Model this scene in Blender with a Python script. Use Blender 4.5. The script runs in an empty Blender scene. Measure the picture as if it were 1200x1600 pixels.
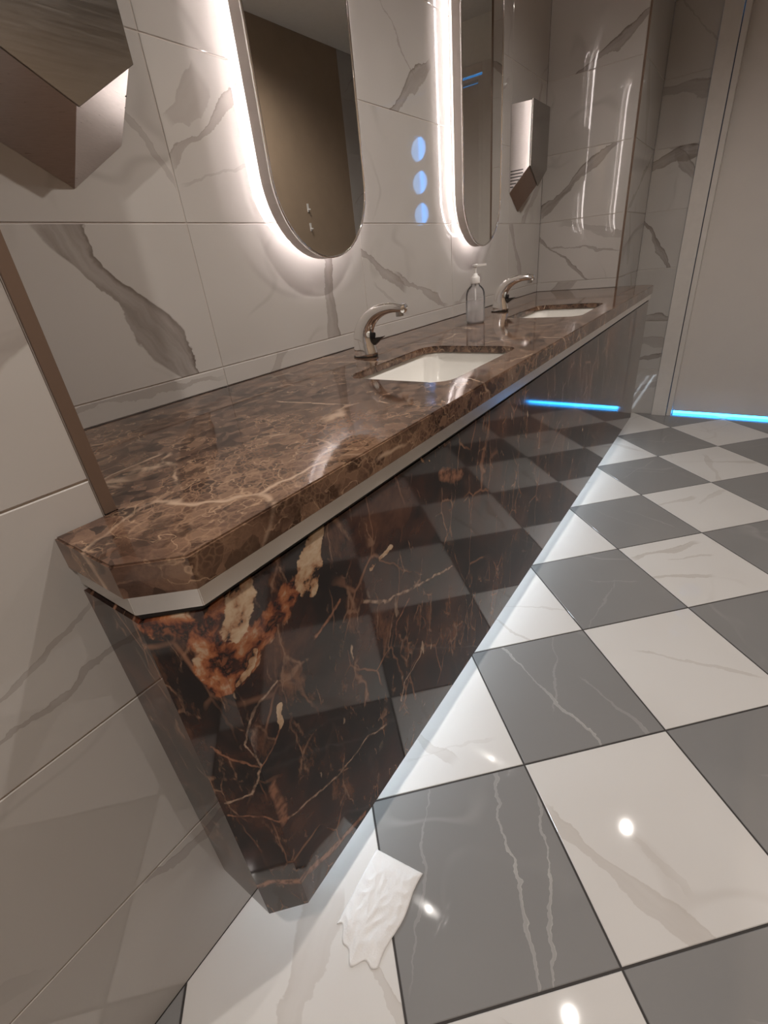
import bpy, bmesh, math, random
from mathutils import Vector, Matrix
random.seed(7)
scene = bpy.context.scene
col = scene.collection
PI = math.pi

# ------------------------------------------------------------------ camera
cam_d = bpy.data.cameras.new('camera')
cam_d.sensor_fit = 'HORIZONTAL'
cam_d.sensor_width = 36.0
cam_d.lens = 721.455 * 36.0 / 1200.0
cam_d.clip_start = 0.01
cam = bpy.data.objects.new('camera', cam_d)
col.objects.link(cam)
yaw, pitch, roll = math.radians(37.6784), math.radians(-27.9718), math.radians(-6.2824)
fw = Vector((math.cos(yaw) * math.cos(pitch), math.sin(yaw) * math.cos(pitch), math.sin(pitch)))
rt0 = Vector((math.sin(yaw), -math.cos(yaw), 0))
up0 = rt0.cross(fw)
rt = rt0 * math.cos(roll) + up0 * math.sin(roll)
up = -rt0 * math.sin(roll) + up0 * math.cos(roll)
m = Matrix((rt, up, -fw)).transposed().to_4x4()
m.translation = Vector((-0.1833, -0.5748, 1.1058))
cam.matrix_world = m
scene.camera = cam

# ------------------------------------------------------------------ world, exposure
world = bpy.data.worlds.new('world')
scene.world = world
world.use_nodes = True
world.node_tree.nodes['Background'].inputs[0].default_value = (0.9, 0.95, 1.0, 1)
world.node_tree.nodes['Background'].inputs[1].default_value = 0.02
scene.view_settings.view_transform = 'Standard'
scene.view_settings.look = 'None'
scene.view_settings.gamma = 1.0
scene.view_settings.use_curve_mapping = False
scene.view_settings.exposure = 0.3
scene.cycles.use_denoising = True
scene.cycles.max_bounces = 5
scene.cycles.diffuse_bounces = 3
scene.cycles.glossy_bounces = 3
scene.cycles.use_adaptive_sampling = True
scene.cycles.adaptive_threshold = 0.08
scene.cycles.caustics_reflective = False
scene.cycles.caustics_refractive = False

# light levels of the room's own lamps
DOWNLIGHT_W = 3.7           # each ceiling downlight
HALO = 75.0                 # strip behind each mirror
UNDER = 18.0                 # strip under the cabinet
BLUE = 12.0                  # blue glow at the door

# ------------------------------------------------------------------ room dimensions (metres)
YB = 0.448        # back wall of the niche
NX0, NX1 = 0.027, 2.89
H = 0.8744        # counter top
CEIL = 2.4
XE = 3.47         # end wall with the door
YO = -1.2        # opposite wall
XR = -1.85        # wall behind the photographer
HB = 0.149        # cabinet underside
TW, TH = 0.62, 0.307

# ------------------------------------------------------------------ node expression helper
class G:
    def __init__(s, name):
        s.mat = bpy.data.materials.new(name)
        s.mat.use_nodes = True
        s.nt = s.mat.node_tree
        s.nt.nodes.clear()
    def n(s, t, **kw):
        nd = s.nt.nodes.new(t)
        for k, v in kw.items():
            setattr(nd, k, v)
        return nd
    def put(s, sock, v):
        if isinstance(v, bpy.types.NodeSocket):
            s.nt.links.new(v, sock)
        elif isinstance(v, (int, float)):
            try:
                sock.default_value = v
            except TypeError:
                sock.default_value = (v, v, v)
        else:
            v = tuple(v)
            if sock.type == 'RGBA' and len(v) == 3:
                v = v + (1,)
            sock.default_value = v
    def m(s, op, a, b=0.0, c=0.0, clamp=False):
        nd = s.n('ShaderNodeMath', operation=op)
        for i, v in enumerate((a, b, c)):
            s.put(nd.inputs[i], v)
        if clamp:
            return s.m('MINIMUM', s.m('MAXIMUM', nd.outputs[0], 0.0), 1.0)
        return nd.outputs[0]
    def vm(s, op, a, b=(0, 0, 0), scale=None):
        nd = s.n('ShaderNodeVectorMath', operation=op)
        s.put(nd.inputs[0], a)
        if op != 'SCALE':
            s.put(nd.inputs[1], b)
        else:
            s.put(nd.inputs['Scale'], scale)
        return nd.outputs['Value'] if op in ('LENGTH', 'DOT_PRODUCT', 'DISTANCE') else nd.outputs[0]
    def xyz(s, v):
        nd = s.n('ShaderNodeSeparateXYZ')
        s.put(nd.inputs[0], v)
        return nd.outputs
    def comb(s, x=0, y=0, z=0):
        nd = s.n('ShaderNodeCombineXYZ')
        for i, v in enumerate((x, y, z)):
            s.put(nd.inputs[i], v)
        return nd.outputs[0]
    def noise(s, v, scale, detail=3.0, rough=0.55, dist=0.0, color=False):
        nd = s.n('ShaderNodeTexNoise')
        s.put(nd.inputs['Vector'], v)
        s.put(nd.inputs['Scale'], scale)
        s.put(nd.inputs['Detail'], detail)
        s.put(nd.inputs['Roughness'], rough)
        s.put(nd.inputs['Distortion'], dist)
        return nd.outputs['Color' if color else 0]
    def vor(s, v, scale, feature='DISTANCE_TO_EDGE', rnd=1.0):
        nd = s.n('ShaderNodeTexVoronoi', feature=feature)
        s.put(nd.inputs['Vector'], v)
        s.put(nd.inputs['Scale'], scale)
        s.put(nd.inputs['Randomness'], rnd)
        return nd
    def ss(s, x, lo, hi, a=0.0, b=1.0):
        nd = s.n('ShaderNodeMapRange', interpolation_type='SMOOTHSTEP')
        for k, v in zip(('Value', 'From Min', 'From Max', 'To Min', 'To Max'), (x, lo, hi, a, b)):
            s.put(nd.inputs[k], v)
        return nd.outputs[0]
    def mix(s, f, a, b, blend='MIX'):
        nd = s.n('ShaderNodeMix', data_type='RGBA', blend_type=blend)
        s.put(nd.inputs[0], f)
        s.put(nd.inputs[6], a)
        s.put(nd.inputs[7], b)
        return nd.outputs[2]
    def ramp(s, f, stops):
        nd = s.n('ShaderNodeValToRGB')
        e = nd.color_ramp.elements
        while len(e) < len(stops):
            e.new(0.5)
        for k, (p, c) in enumerate(stops):
            e[k].position = p
            e[k].color = tuple(c) + (1,)
        s.put(nd.inputs[0], f)
        return nd.outputs[0]
    def obj(s):
        return s.n('ShaderNodeTexCoord').outputs['Object']
    def attr(s, name):
        return s.n('ShaderNodeAttribute', attribute_type='OBJECT', attribute_name=name).outputs
    def wob(s, p, scale, amt, detail=3.0):
        a = s.m('MULTIPLY', s.m('SUBTRACT', s.noise(p, scale, detail), 0.5), amt)
        b = s.m('MULTIPLY', s.m('SUBTRACT', s.noise(s.vm('ADD', p, (17.3, 5.1, 9.7)), scale, detail), 0.5), amt)
        return s.vm('ADD', p, s.comb(a, b, s.m('MULTIPLY', s.m('ADD', a, b), 0.5)))
    def poly(s, p, pts, w, closed=False):
        """distance from p (x, y, 0) to a polyline, in units of w"""
        best = None
        for a, b in zip(pts, pts[1:]):
            A, Bv = Vector((a[0], a[1], 0)), Vector((b[0], b[1], 0)) - Vector((a[0], a[1], 0))
            pa = s.vm('SUBTRACT', p, A)
            h = s.m('MULTIPLY', s.vm('DOT_PRODUCT', pa, Bv), 1.0 / Bv.length_squared, clamp=True)
            d = s.vm('LENGTH', s.vm('SUBTRACT', pa, s.vm('SCALE', tuple(Bv), scale=h)))
            best = d if best is None else s.m('MINIMUM', best, d)
        return s.m('MULTIPLY', best, 1.0 / w)
    def bsdf(s, base, rough=0.5, metal=0.0, spec=0.5, emit=None, estr=0.0, bump=None, bdist=0.001, bstr=0.3, **kw):
        nd = s.n('ShaderNodeBsdfPrincipled')
        s.put(nd.inputs['Base Color'], base)
        s.put(nd.inputs['Roughness'], rough)
        s.put(nd.inputs['Metallic'], metal)
        s.put(nd.inputs['Specular IOR Level'], spec)
        if emit is not None:
            s.put(nd.inputs['Emission Color'], emit)
            s.put(nd.inputs['Emission Strength'], estr)
        for k, v in kw.items():
            s.put(nd.inputs[k.replace('_', ' ')], v)
        if bump is not None:
            b = s.n('ShaderNodeBump')
            s.put(b.inputs['Strength'], bstr)
            s.put(b.inputs['Distance'], bdist)
            s.put(b.inputs['Height'], bump)
            s.nt.links.new(b.outputs[0], nd.inputs['Normal'])
        out = s.n('ShaderNodeOutputMaterial')
        s.nt.links.new(nd.outputs[0], out.inputs[0])
        return s.mat

def simple(name, base, rough=0.5, metal=0.0, var=0.06, vscale=30, **kw):
    g = G(name)
    f = g.noise(g.obj(), vscale, 3)
    c = g.mix(f, tuple(x * (1 - var) for x in base), tuple(min(1, x * (1 + var)) for x in base))
    return g.bsdf(c, rough, metal, **kw)

def emitter(name, color, strength):
    g = G(name)
    e = g.n('ShaderNodeEmission')
    g.put(e.inputs[0], color)
    g.put(e.inputs[1], strength)
    o = g.n('ShaderNodeOutputMaterial')
    g.nt.links.new(e.outputs[0], o.inputs[0])
    return g.mat

# ------------------------------------------------------------------ stone
def vein_layer(g, p, i, seed, wav):
    """one broad vein, placed per tile by the tile's own properties: position, angle, half width, strength, half length"""
    a, b = g.attr('vein%da' % i), g.attr('vein%db' % i)
    ca, cb = g.xyz(a['Vector']), g.xyz(b['Vector'])
    q = g.xyz(p)
    du, dv = g.m('SUBTRACT', q[0], ca[0]), g.m('SUBTRACT', q[1], ca[1])
    cs, sn = g.m('COSINE', ca[2]), g.m('SINE', ca[2])
    sl = g.m('ADD', g.m('MULTIPLY', du, cs), g.m('MULTIPLY', dv, sn))
    t = g.m('SUBTRACT', g.m('MULTIPLY', dv, cs), g.m('MULTIPLY', du, sn))
    hw = g.m('MAXIMUM', cb[0], 0.0005)
    t = g.m('ADD', t, wav)
    # width changes along the vein
    wv = g.m('ADD', 0.9, g.m('MULTIPLY', g.m('SINE', g.m('ADD', g.m('MULTIPLY', sl, 23.0), g.m('MULTIPLY', wav, 60.0))), 0.35))
    r = g.m('DIVIDE', g.m('ABSOLUTE', t), g.m('MULTIPLY', hw, wv))
    fill = g.ss(r, 0.92, 1.04, 1, 0)
    edge = g.m('MULTIPLY', g.ss(r, 0.55, 0.97), fill)
    side = g.ss(t, -0.01, 0.01)
    streak = g.noise(g.vm('ADD', g.comb(g.m('MULTIPLY', sl, 5.0), g.m('MULTIPLY', t, 45.0), 0), seed), 1.0, 2, 0.6)
    k = g.m('ADD', g.m('ADD', 0.40, g.m('MULTIPLY', streak, 0.55)), g.m('MULTIPLY', g.m('MULTIPLY', edge, side), 0.22))
    ln = g.ss(g.m('ABSOLUTE', sl), g.m('MULTIPLY', cb[2], 0.75), cb[2], 1, 0)
    return g.m('MULTIPLY', g.m('MULTIPLY', fill, k, clamp=True), g.m('MULTIPLY', cb[1], ln))

def marble(name, base, vein, dark, rough, n=3, faint=0.30, spec=0.5):
    g = G(name)
    p = g.obj()
    sd = g.vm('SCALE', g.attr('seed')['Vector'], scale=1.0)
    ps = g.vm('ADD', p, sd)
    # faint wandering hairlines and clouding that every tile has
    w = g.wob(ps, 2.2, 0.5, 2)
    rid = g.m('ABSOLUTE', g.m('SUBTRACT', g.noise(w, 1.7, 2, 0.5), 0.5))
    hair = g.m('MULTIPLY', g.ss(rid, 0.0, 0.016, 1, 0), g.ss(g.noise(ps, 3.1, 2), 0.48, 0.68))
    cloud = g.ss(g.noise(ps, 2.4, 2), 0.4, 0.75)
    c = g.mix(g.m('MULTIPLY', cloud, 0.16), base, vein)
    c = g.mix(g.m('MULTIPLY', hair, faint), c, vein)
    wav = g.m('ADD', g.m('MULTIPLY', g.m('SUBTRACT', g.noise(ps, 6.0, 2), 0.5), 0.07), g.m('MULTIPLY', g.m('SUBTRACT', g.noise(ps, 28.0, 3, 0.65), 0.5), 0.022))
    for i in range(1, n + 1):
        f = vein_layer(g, p, i, sd, wav)
        c = g.mix(f, c, g.mix(g.ss(f, 0.45, 0.95), vein, dark))
    return g.bsdf(c, rough, spec=spec)

M = {}
M['wall_marble'] = marble('white_wall_marble', (0.50, 0.475, 0.45), (0.27, 0.235, 0.21), (0.14, 0.112, 0.096), 0.028)
M['floor_white'] = marble('white_floor_marble', (0.72, 0.70, 0.68), (0.47, 0.42, 0.38), (0.33, 0.28, 0.24), 0.035, faint=0.22)
M['floor_grey'] = marble('grey_floor_marble', (0.248, 0.243, 0.241), (0.36, 0.35, 0.34), (0.52, 0.50, 0.48), 0.035, faint=0.5)
M['grout_light'] = simple('pale_grout', (0.52, 0.47, 0.43), 0.8)
M['grout_dark'] = simple('dark_grout', (0.045, 0.04, 0.038), 0.8)
M['plaster'] = simple('ceiling_paint', (0.80, 0.78, 0.74), 0.75)
M['brown_wall'] = simple('brown_wall_panel', (0.33, 0.245, 0.172), 0.6, var=0.12, vscale=8)
M['door_paint'] = simple('off_white_door_paint', (0.66, 0.615, 0.575), 0.42, var=0.04, vscale=5)
M['frame_paint'] = simple('pale_frame_paint', (0.66, 0.62, 0.58), 0.32)
M['trim_brown'] = simple('brown_anodised_trim', (0.17, 0.115, 0.085), 0.42, 0.3)
M['chrome'] = simple('chrome', (0.92, 0.91, 0.90), 0.06, 1.0, var=0.02)
M['rim_metal'] = simple('satin_rim_metal', (0.52, 0.475, 0.44), 0.5, 0.3, var=0.03)
M['profile'] = simple('satin_aluminium', (0.80, 0.77, 0.74), 0.22, 1.0, var=0.04, vscale=60)
M['black'] = simple('black_gap', (0.012, 0.011, 0.011), 0.5)
M['dark_metal'] = simple('dark_metal', (0.06, 0.055, 0.05), 0.3, 0.6)
M['aerator'] = simple('aerator_metal', (0.5, 0.49, 0.48), 0.3, 1.0)
M['ceramic'] = simple('white_ceramic', (0.80, 0.78, 0.74), 0.08, var=0.02)
M['white_plastic'] = simple('white_plastic', (0.72, 0.70, 0.68), 0.35, var=0.03)
M['lamp_trim'] = simple('white_lamp_trim', (0.7, 0.69, 0.67), 0.4)
M['mirror'] = simple('silver_mirror', (0.86, 0.86, 0.84), 0.004, 1.0, var=0.01)
M['halo'] = emitter('warm_white_led', (1.0, 0.90, 0.89), HALO)
M['streak_glow'] = emitter('added_streak_glow', (1.0, 0.88, 0.84), 16.0)  # extra dim glow in the mirror gap, added for streaks in the tile reflections
M['under_led'] = emitter('cool_white_led', (0.78, 0.90, 1.0), UNDER)
M['blue_led'] = emitter('blue_led', (0.03, 0.36, 1.0), BLUE)
def pane_mat():
    g = G('door_pane_glass')
    tr = g.n('ShaderNodeBsdfTransparent'); g.put(tr.inputs[0], (0.86, 0.90, 0.93))
    gl = g.n('ShaderNodeBsdfGlossy'); g.put(gl.inputs['Roughness'], 0.02)
    fr = g.n('ShaderNodeFresnel'); g.put(fr.inputs[0], 1.45)
    mx = g.n('ShaderNodeMixShader')
    g.nt.links.new(fr.outputs[0], mx.inputs[0]); g.nt.links.new(tr.outputs[0], mx.inputs[1]); g.nt.links.new(gl.outputs[0], mx.inputs[2])
    o = g.n('ShaderNodeOutputMaterial'); g.nt.links.new(mx.outputs[0], o.inputs[0])
    return g.mat
M['pane'] = pane_mat()
def blue_panel():
    g = G('blue_light_panel')
    y = g.xyz(g.obj())[1]
    band = g.noise(g.comb(g.m('MULTIPLY', y, 5.0), 0, 0), 1.0, 2)
    e = g.n('ShaderNodeEmission')
    g.put(e.inputs[0], g.mix(g.ss(band, 0.4, 0.62), (0.16, 0.34, 0.62), (0.05, 0.36, 1.0)))
    g.put(e.inputs[1], g.ss(band, 0.42, 0.62, BLUE * 0.65, BLUE * 1.2))
    o = g.n('ShaderNodeOutputMaterial'); g.nt.links.new(e.outputs[0], o.inputs[0])
    return g.mat
M['blue_panel'] = blue_panel()
M['corridor'] = simple('dark_corridor_paint', (0.035, 0.04, 0.05), 0.8)
M['lens'] = emitter('downlight_lens', (1.0, 0.93, 0.84), 60.0)

def brushed(name, base, rough, sx, sz):
    g = G(name)
    q = g.xyz(g.obj())
    f = g.noise(g.comb(g.m('MULTIPLY', q[0], sx), g.m('MULTIPLY', q[1], sx), g.m('MULTIPLY', q[2], sz)), 1.0, 3)
    c = g.mix(f, tuple(x * 0.85 for x in base), tuple(x * 1.1 for x in base))
    return g.bsdf(c, g.m('ADD', rough, g.m('MULTIPLY', f, 0.12)), 1.0)
M['steel'] = brushed('brushed_steel', (0.66, 0.63, 0.61), 0.24, 60.0, 900.0)
M['steel_cover'] = brushed('smooth_dark_steel', (0.30, 0.285, 0.265), 0.14, 14.0, 300.0)

def emperador(name):
    """brown breccia-like marble of the worktop"""
    g = G(name)
    p = g.obj()
    w = g.wob(p, 6.0, 0.07, 3)
    w = g.wob(w, 60.0, 0.013, 3)
    n1 = g.noise(w, 10.0, 6, 0.74)
    n2 = g.noise(p, 3.3, 3, 0.55)
    sc = g.n('ShaderNodeSeparateColor')
    v = g.vm('MULTIPLY', w, (1.0, 1.35, 1.0))
    g.put(sc.inputs[0], g.vor(v, 40.0, 'F1').outputs['Color'])
    tone = g.m('ADD', g.m('MULTIPLY', n1, 0.72), g.m('MULTIPLY', sc.outputs[0], 0.28))
    base = g.ramp(tone, [(0.36, (0.026, 0.013, 0.009)), (0.46, (0.066, 0.034, 0.023)), (0.54, (0.110, 0.060, 0.040)), (0.66, (0.19, 0.112, 0.072))])
    e1 = g.vor(v, 40.0).outputs['Distance']
    l1 = g.m('MULTIPLY', g.ss(e1, 0.0, 0.10, 1, 0), g.ss(g.noise(p, 9.0, 3), 0.44, 0.66, 0.0, 0.62))
    e2 = g.vor(g.vm('ADD', w, (3.0, 1.0, 0.0)), 95.0).outputs['Distance']
    l2 = g.m('MULTIPLY', g.ss(e2, 0.0, 0.16, 1, 0), g.ss(g.noise(p, 8.0, 3), 0.42, 0.64, 0.0, 0.6))
    e3 = g.vor(g.wob(p, 3.0, 0.22, 4), 5.2).outputs['Distance']
    l3 = g.m('MULTIPLY', g.ss(e3, 0.0, 0.026, 1, 0), g.ss(g.noise(p, 7.0, 2), 0.46, 0.62, 0.0, 0.9))
    c = g.mix(g.ss(n2, 0.50, 0.70, 0, 0.4), base, (0.185, 0.107, 0.068))
    c = g.mix(l2, c, (0.24, 0.142, 0.088))
    c = g.mix(l1, c, (0.31, 0.19, 0.12))
    c = g.mix(l3, c, (0.48, 0.34, 0.24))
    dk = g.m('MULTIPLY', g.ss(g.noise(g.vm('MULTIPLY', w, (0.8, 1.6, 1.0)), 19.0, 4, 0.6), 0.55, 0.68), 0.75)
    c = g.mix(dk, c, (0.040, 0.019, 0.012))
    th = g.m('ABSOLUTE', g.m('SUBTRACT', g.noise(w, 16.0, 3, 0.5), 0.5))
    c = g.mix(g.m('MULTIPLY', g.ss(th, 0.0, 0.012, 1, 0), g.ss(n1, 0.42, 0.58, 0.1, 0.75)), c, (0.40, 0.26, 0.165))
    return g.bsdf(c, g.m('ADD', 0.045, g.m('MULTIPLY', n1, 0.04)), spec=0.5)
M['emperador'] = emperador('brown_emperador_marble')

def portoro(name, VEINS, NEST, CREAM):
    """near-black glossy marble panel with rust, cream and hairline veins; x runs along the front, z up"""
    g = G(name)
    o = g.xyz(g.obj())
    u = g.m('SUBTRACT', g.m('SUBTRACT', o[0], o[1]), 0.170)    # unrolls the front, the cut corner and the end into one surface
    p = g.comb(u, o[2], 0)
    d1 = g.wob(p, 9.0, 0.045, 3)
    d2 = g.wob(p, 30.0, 0.020, 3)
    big = g.noise(p, 2.1, 1)
    mid = g.noise(p, 5.0, 2)
    # base: black to dark red-brown clouds
    n1 = g.noise(d1, 4.2, 5, 0.66)
    c = g.ramp(n1, [(0.33, (0.0085, 0.0068, 0.0065)), (0.46, (0.018, 0.0105, 0.009)), (0.55, (0.052, 0.020, 0.013)), (0.69, (0.115, 0.050, 0.028))])
    # upright rust streaks, thickening in places
    rs = g.noise(g.vm('MULTIPLY', d2, (2.6, 0.85, 1.0)), 6.0, 5, 0.70)
    c = g.mix(g.m('MULTIPLY', g.ss(rs, 0.52, 0.68), g.ss(big, 0.38, 0.58, 0.2, 0.95)), c, (0.185, 0.082, 0.042))
    # thin vein networks
    net = g.vor(g.vm('MULTIPLY', d1, (1.35, 0.75, 1)), 8.0).outputs['Distance']
    c = g.mix(g.m('MULTIPLY', g.ss(net, 0.003, 0.026, 1, 0), g.ss(mid, 0.44, 0.62, 0.0, 0.85)), c, (0.25, 0.125, 0.075))
    net2 = g.vor(g.vm('MULTIPLY', d2, (1.7, 0.7, 1)), 16.0).outputs['Distance']
    c = g.mix(g.m('MULTIPLY', g.ss(net2, 0.003, 0.05, 1, 0), g.ss(rs, 0.48, 0.62, 0.0, 0.75)), c, (0.29, 0.165, 0.105))
    # cream flecks
    fl = g.noise(g.vm('MULTIPLY', d2, (2.6, 0.9, 1)), 13.0, 2, 0.5)
    c = g.mix(g.m('MULTIPLY', g.ss(fl, 0.69, 0.73), g.ss(big, 0.44, 0.58)), c, (0.46, 0.34, 0.24))
    fine = g.noise(p, 55.0, 2)
    gran = g.noise(d2, 24.0, 4, 0.62)
    for tone in (0, 1):
        best = None
        for pts, w, t_, k in VEINS:
            if t_ == tone:
                r = g.poly(d2, pts, w)
                best = r if best is None else g.m('MINIMUM', best, r)
        if best is not None:
            f = g.m('MULTIPLY', g.ss(best, 0.3, 1.0, 1, 0), g.ss(fine, 0.34, 0.60, 0.25, 0.95))
            c = g.mix(f, c, ((0.42, 0.29, 0.21), (0.31, 0.145, 0.085))[tone])
    # ragged rust nest near the corner
    if NEST:
        best = None
        for pts, w in NEST:
            r = g.poly(d1, pts, w)
            best = r if best is None else g.m('MINIMUM', best, r)
        r = g.m('ADD', best, g.m('MULTIPLY', g.m('SUBTRACT', gran, 0.5), 2.2))
        nc = g.ramp(gran, [(0.32, (0.46, 0.33, 0.22)), (0.41, (0.36, 0.14, 0.06)), (0.48, (0.25, 0.080, 0.032)), (0.53, (0.10, 0.030, 0.017)), (0.57, (0.016, 0.009, 0.008)), (0.63, (0.20, 0.07, 0.032))])
        c = g.mix(g.ss(r, 0.75, 1.05, 1, 0), c, nc)
    best = None
    for pts, w in CREAM:
        r = g.poly(d2, pts, w)
        best = r if best is None else g.m('MINIMUM', best, r)
    r = g.m('ADD', best, g.m('MULTIPLY', g.m('SUBTRACT', gran, 0.5), 2.4))
    cc = g.ramp(gran, [(0.36, (0.60, 0.46, 0.32)), (0.48, (0.50, 0.35, 0.22)), (0.555, (0.36, 0.19, 0.10)), (0.60, (0.03, 0.016, 0.011))])
    c = g.mix(g.ss(r, 0.85, 1.02, 1, 0), c, cc)
    return g.bsdf(c, 0.06, spec=0.5)

# named features, (along, up) in metres on the unrolled cladding: points, half width, tone (0 pale, 1 rust), strength
VEINS = [
    ([(0.023, 0.384), (0.127, 0.340), (0.169, 0.339), (0.214, 0.340), (0.274, 0.308)], 0.0036, 0, 0.8),
    ([(0.068, 0.631), (0.027, 0.627), (0.012, 0.606), (-0.003, 0.578), (0.011, 0.525), (-0.027, 0.477), (-0.080, 0.469)], 0.0032, 0, 0.85),
    ([(-0.061, 0.587), (-0.034, 0.556), (0.011, 0.525), (0.029, 0.534), (0.050, 0.555)], 0.0032, 1, 0.9),
    ([(-0.083, 0.442), (-0.016, 0.417), (0.023, 0.384)], 0.0034, 1, 0.9),
    ([(0.016, 0.476), (0.017, 0.414), (0.014, 0.389)], 0.011, 1, 0.75),
    ([(-0.106, 0.240), (-0.060, 0.245), (0.022, 0.219), (0.081, 0.190), (0.171, 0.160)], 0.010, 1, 0.8),
    ([(0.259, 0.629), (0.316, 0.587), (0.398, 0.559), (0.477, 0.534), (0.566, 0.505)], 0.0040, 0, 0.8),
    ([(0.391, 0.541), (0.343, 0.519), (0.329, 0.474)], 0.0034, 1, 0.85),
    ([(0.423, 0.395), (0.407, 0.372), (0.346, 0.355), (0.32, 0.30)], 0.0034, 0, 0.8),
    ([(0.207, 0.667), (0.185, 0.656), (0.146, 0.644)], 0.0045, 1, 0.9),
    ([(0.535, 0.742), (0.575, 0.72), (0.616, 0.709)], 0.018, 1, 0.7),
    ([(0.861, 0.694), (0.80, 0.66), (0.74, 0.68), (0.66, 0.66)], 0.006, 0, 0.7),
    ([(1.361, 0.632), (1.300, 0.60), (1.243, 0.50)], 0.012, 1, 0.8),
    ([(1.75, 0.70), (1.68, 0.55), (1.70, 0.42)], 0.012, 1, 0.7),
    ([(2.20, 0.72), (2.10, 0.55), (2.12, 0.35)], 0.010, 0, 0.7),
    ([(2.62, 0.70), (2.55, 0.40), (2.45, 0.25)], 0.010, 0, 0.7),
]
NEST = [([(-0.077, 0.800), (-0.050, 0.790), (-0.019, 0.777), (0.017, 0.744), (0.056, 0.716), (0.092, 0.729), (0.130, 0.750)], 0.019),
        ([(0.000, 0.749), (-0.022, 0.715), (-0.013, 0.680), (0.020, 0.682), (0.038, 0.690), (0.052, 0.719)], 0.014),
        ([(0.020, 0.790), (-0.003, 0.769), (0.012, 0.702)], 0.016)]
CREAM = [([(0.056, 0.797), (0.052, 0.774), (0.034, 0.754)], 0.019),
         ([(0.186, 0.794), (0.165, 0.772), (0.150, 0.754), (0.152, 0.728)], 0.016), ([(0.179, 0.780), (0.174, 0.745), (0.157, 0.724)], 0.013),
         ([(0.019, 0.678), (0.038, 0.685), (0.049, 0.702)], 0.006),
         ([(0.061, 0.589), (0.053, 0.558)], 0.0042),
         ([(0.291, 0.676), (0.348, 0.680)], 0.0045), ([(0.469, 0.796), (0.485, 0.782)], 0.006),
         ([(0.769, 0.482), (0.735, 0.45), (0.663, 0.406)], 0.010),
         ([(0.967, 0.612), (0.925, 0.553)], 0.012)]
near = lambda f: f[0][0][0] < 0.637
M['portoro'] = portoro('dark_veined_marble_panel', [f for f in VEINS if near(f)], NEST, [f for f in CREAM if near(f)])
M['portoro_far'] = portoro('dark_veined_marble_panel_continued', [f for f in VEINS if not near(f)], [], [f for f in CREAM if not near(f)])

def paper_mat():
    g = G('soft_white_tissue')
    p = g.obj()
    d = g.vor(p, 260.0, 'F1').outputs['Distance']
    return g.bsdf(g.mix(g.noise(p, 14, 3), (0.74, 0.72, 0.71), (0.84, 0.83, 0.82)), 0.9, bump=d, bdist=0.0008, bstr=0.35)
M['paper'] = paper_mat()

def clear_plastic(name, tint, frost):
    g = G(name)
    z = g.xyz(g.obj())[2]
    tr = g.n('ShaderNodeBsdfTransparent')
    g.put(tr.inputs[0], tint)
    gl = g.n('ShaderNodeBsdfGlossy')
    g.put(gl.inputs['Roughness'], 0.06)
    df = g.n('ShaderNodeBsdfTranslucent')
    g.put(df.inputs[0], (0.85, 0.85, 0.86))
    dd = g.n('ShaderNodeBsdfDiffuse')
    g.put(dd.inputs[0], (0.80, 0.79, 0.80))
    m0 = g.n('ShaderNodeMixShader'); g.put(m0.inputs[0], 0.5)
    g.nt.links.new(df.outputs[0], m0.inputs[1]); g.nt.links.new(dd.outputs[0], m0.inputs[2])
    m1 = g.n('ShaderNodeMixShader')
    g.put(m1.inputs[0], g.ss(z, 0.01, 0.13, frost, 0.12))
    g.nt.links.new(tr.outputs[0], m1.inputs[1]); g.nt.links.new(m0.outputs[0], m1.inputs[2])
    fr = g.n('ShaderNodeFresnel'); g.put(fr.inputs[0], 1.18)
    m2 = g.n('ShaderNodeMixShader')
    g.nt.links.new(fr.outputs[0], m2.inputs[0])
    g.nt.links.new(m1.outputs[0], m2.inputs[1]); g.nt.links.new(gl.outputs[0], m2.inputs[2])
    o = g.n('ShaderNodeOutputMaterial')
    g.nt.links.new(m2.outputs[0], o.inputs[0])
    return g.mat
M['bottle'] = clear_plastic('clear_bottle_plastic', (0.97, 0.97, 0.975), 0.62)

# ------------------------------------------------------------------ mesh helpers
def link(name, me, mat=None, parent=None, smooth=False):
    o = bpy.data.objects.new(name, me)
    col.objects.link(o)
    if mat is not None:
        me.materials.clear()
        me.materials.append(mat)
    if parent is not None:
        o.parent = parent
    if smooth:
        for f in me.polygons:
            f.use_smooth = True
    return o

def from_bm(name, bm, mat, parent=None, smooth=False):
    bmesh.ops.recalc_face_normals(bm, faces=bm.faces)
    me = bpy.data.meshes.new(name)
    bm.to_mesh(me)
    bm.free()
    return link(name, me, mat, parent, smooth)

def box(bm, x0, x1, y0, y1, z0, z1):
    v = [bm.verts.new((x, y, z)) for z in (z0, z1) for y in (y0, y1) for x in (x0, x1)]
    for f in ((0, 2, 3, 1), (4, 5, 7, 6), (0, 1, 5, 4), (2, 6, 7, 3), (0, 4, 6, 2), (1, 3, 7, 5)):
        bm.faces.new([v[i] for i in f])
    return v

def prism(bm, pts, lo, hi, place):
    """a polygon pts (a, b) extruded between lo and hi; place(a, b, h) gives the point"""
    A = [bm.verts.new(place(a, b, lo)) for a, b in pts]
    Bv = [bm.verts.new(place(a, b, hi)) for a, b in pts]
    bm.faces.new(A)
    bm.faces.new(Bv[::-1])
    n = len(pts)
    for i in range(n):
        bm.faces.new([A[i], A[(i + 1) % n], Bv[(i + 1) % n], Bv[i]])

def boxo(name, dims, mat, parent=None, bevel=0.0):
    bm = bmesh.new()
    box(bm, *dims)
    if bevel:
        bmesh.ops.bevel(bm, geom=bm.edges[:], offset=bevel, segments=2, affect='EDGES', profile=0.6)
    return from_bm(name, bm, mat, parent)

def struct(o):
    o['kind'] = 'structure'
    return o

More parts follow.
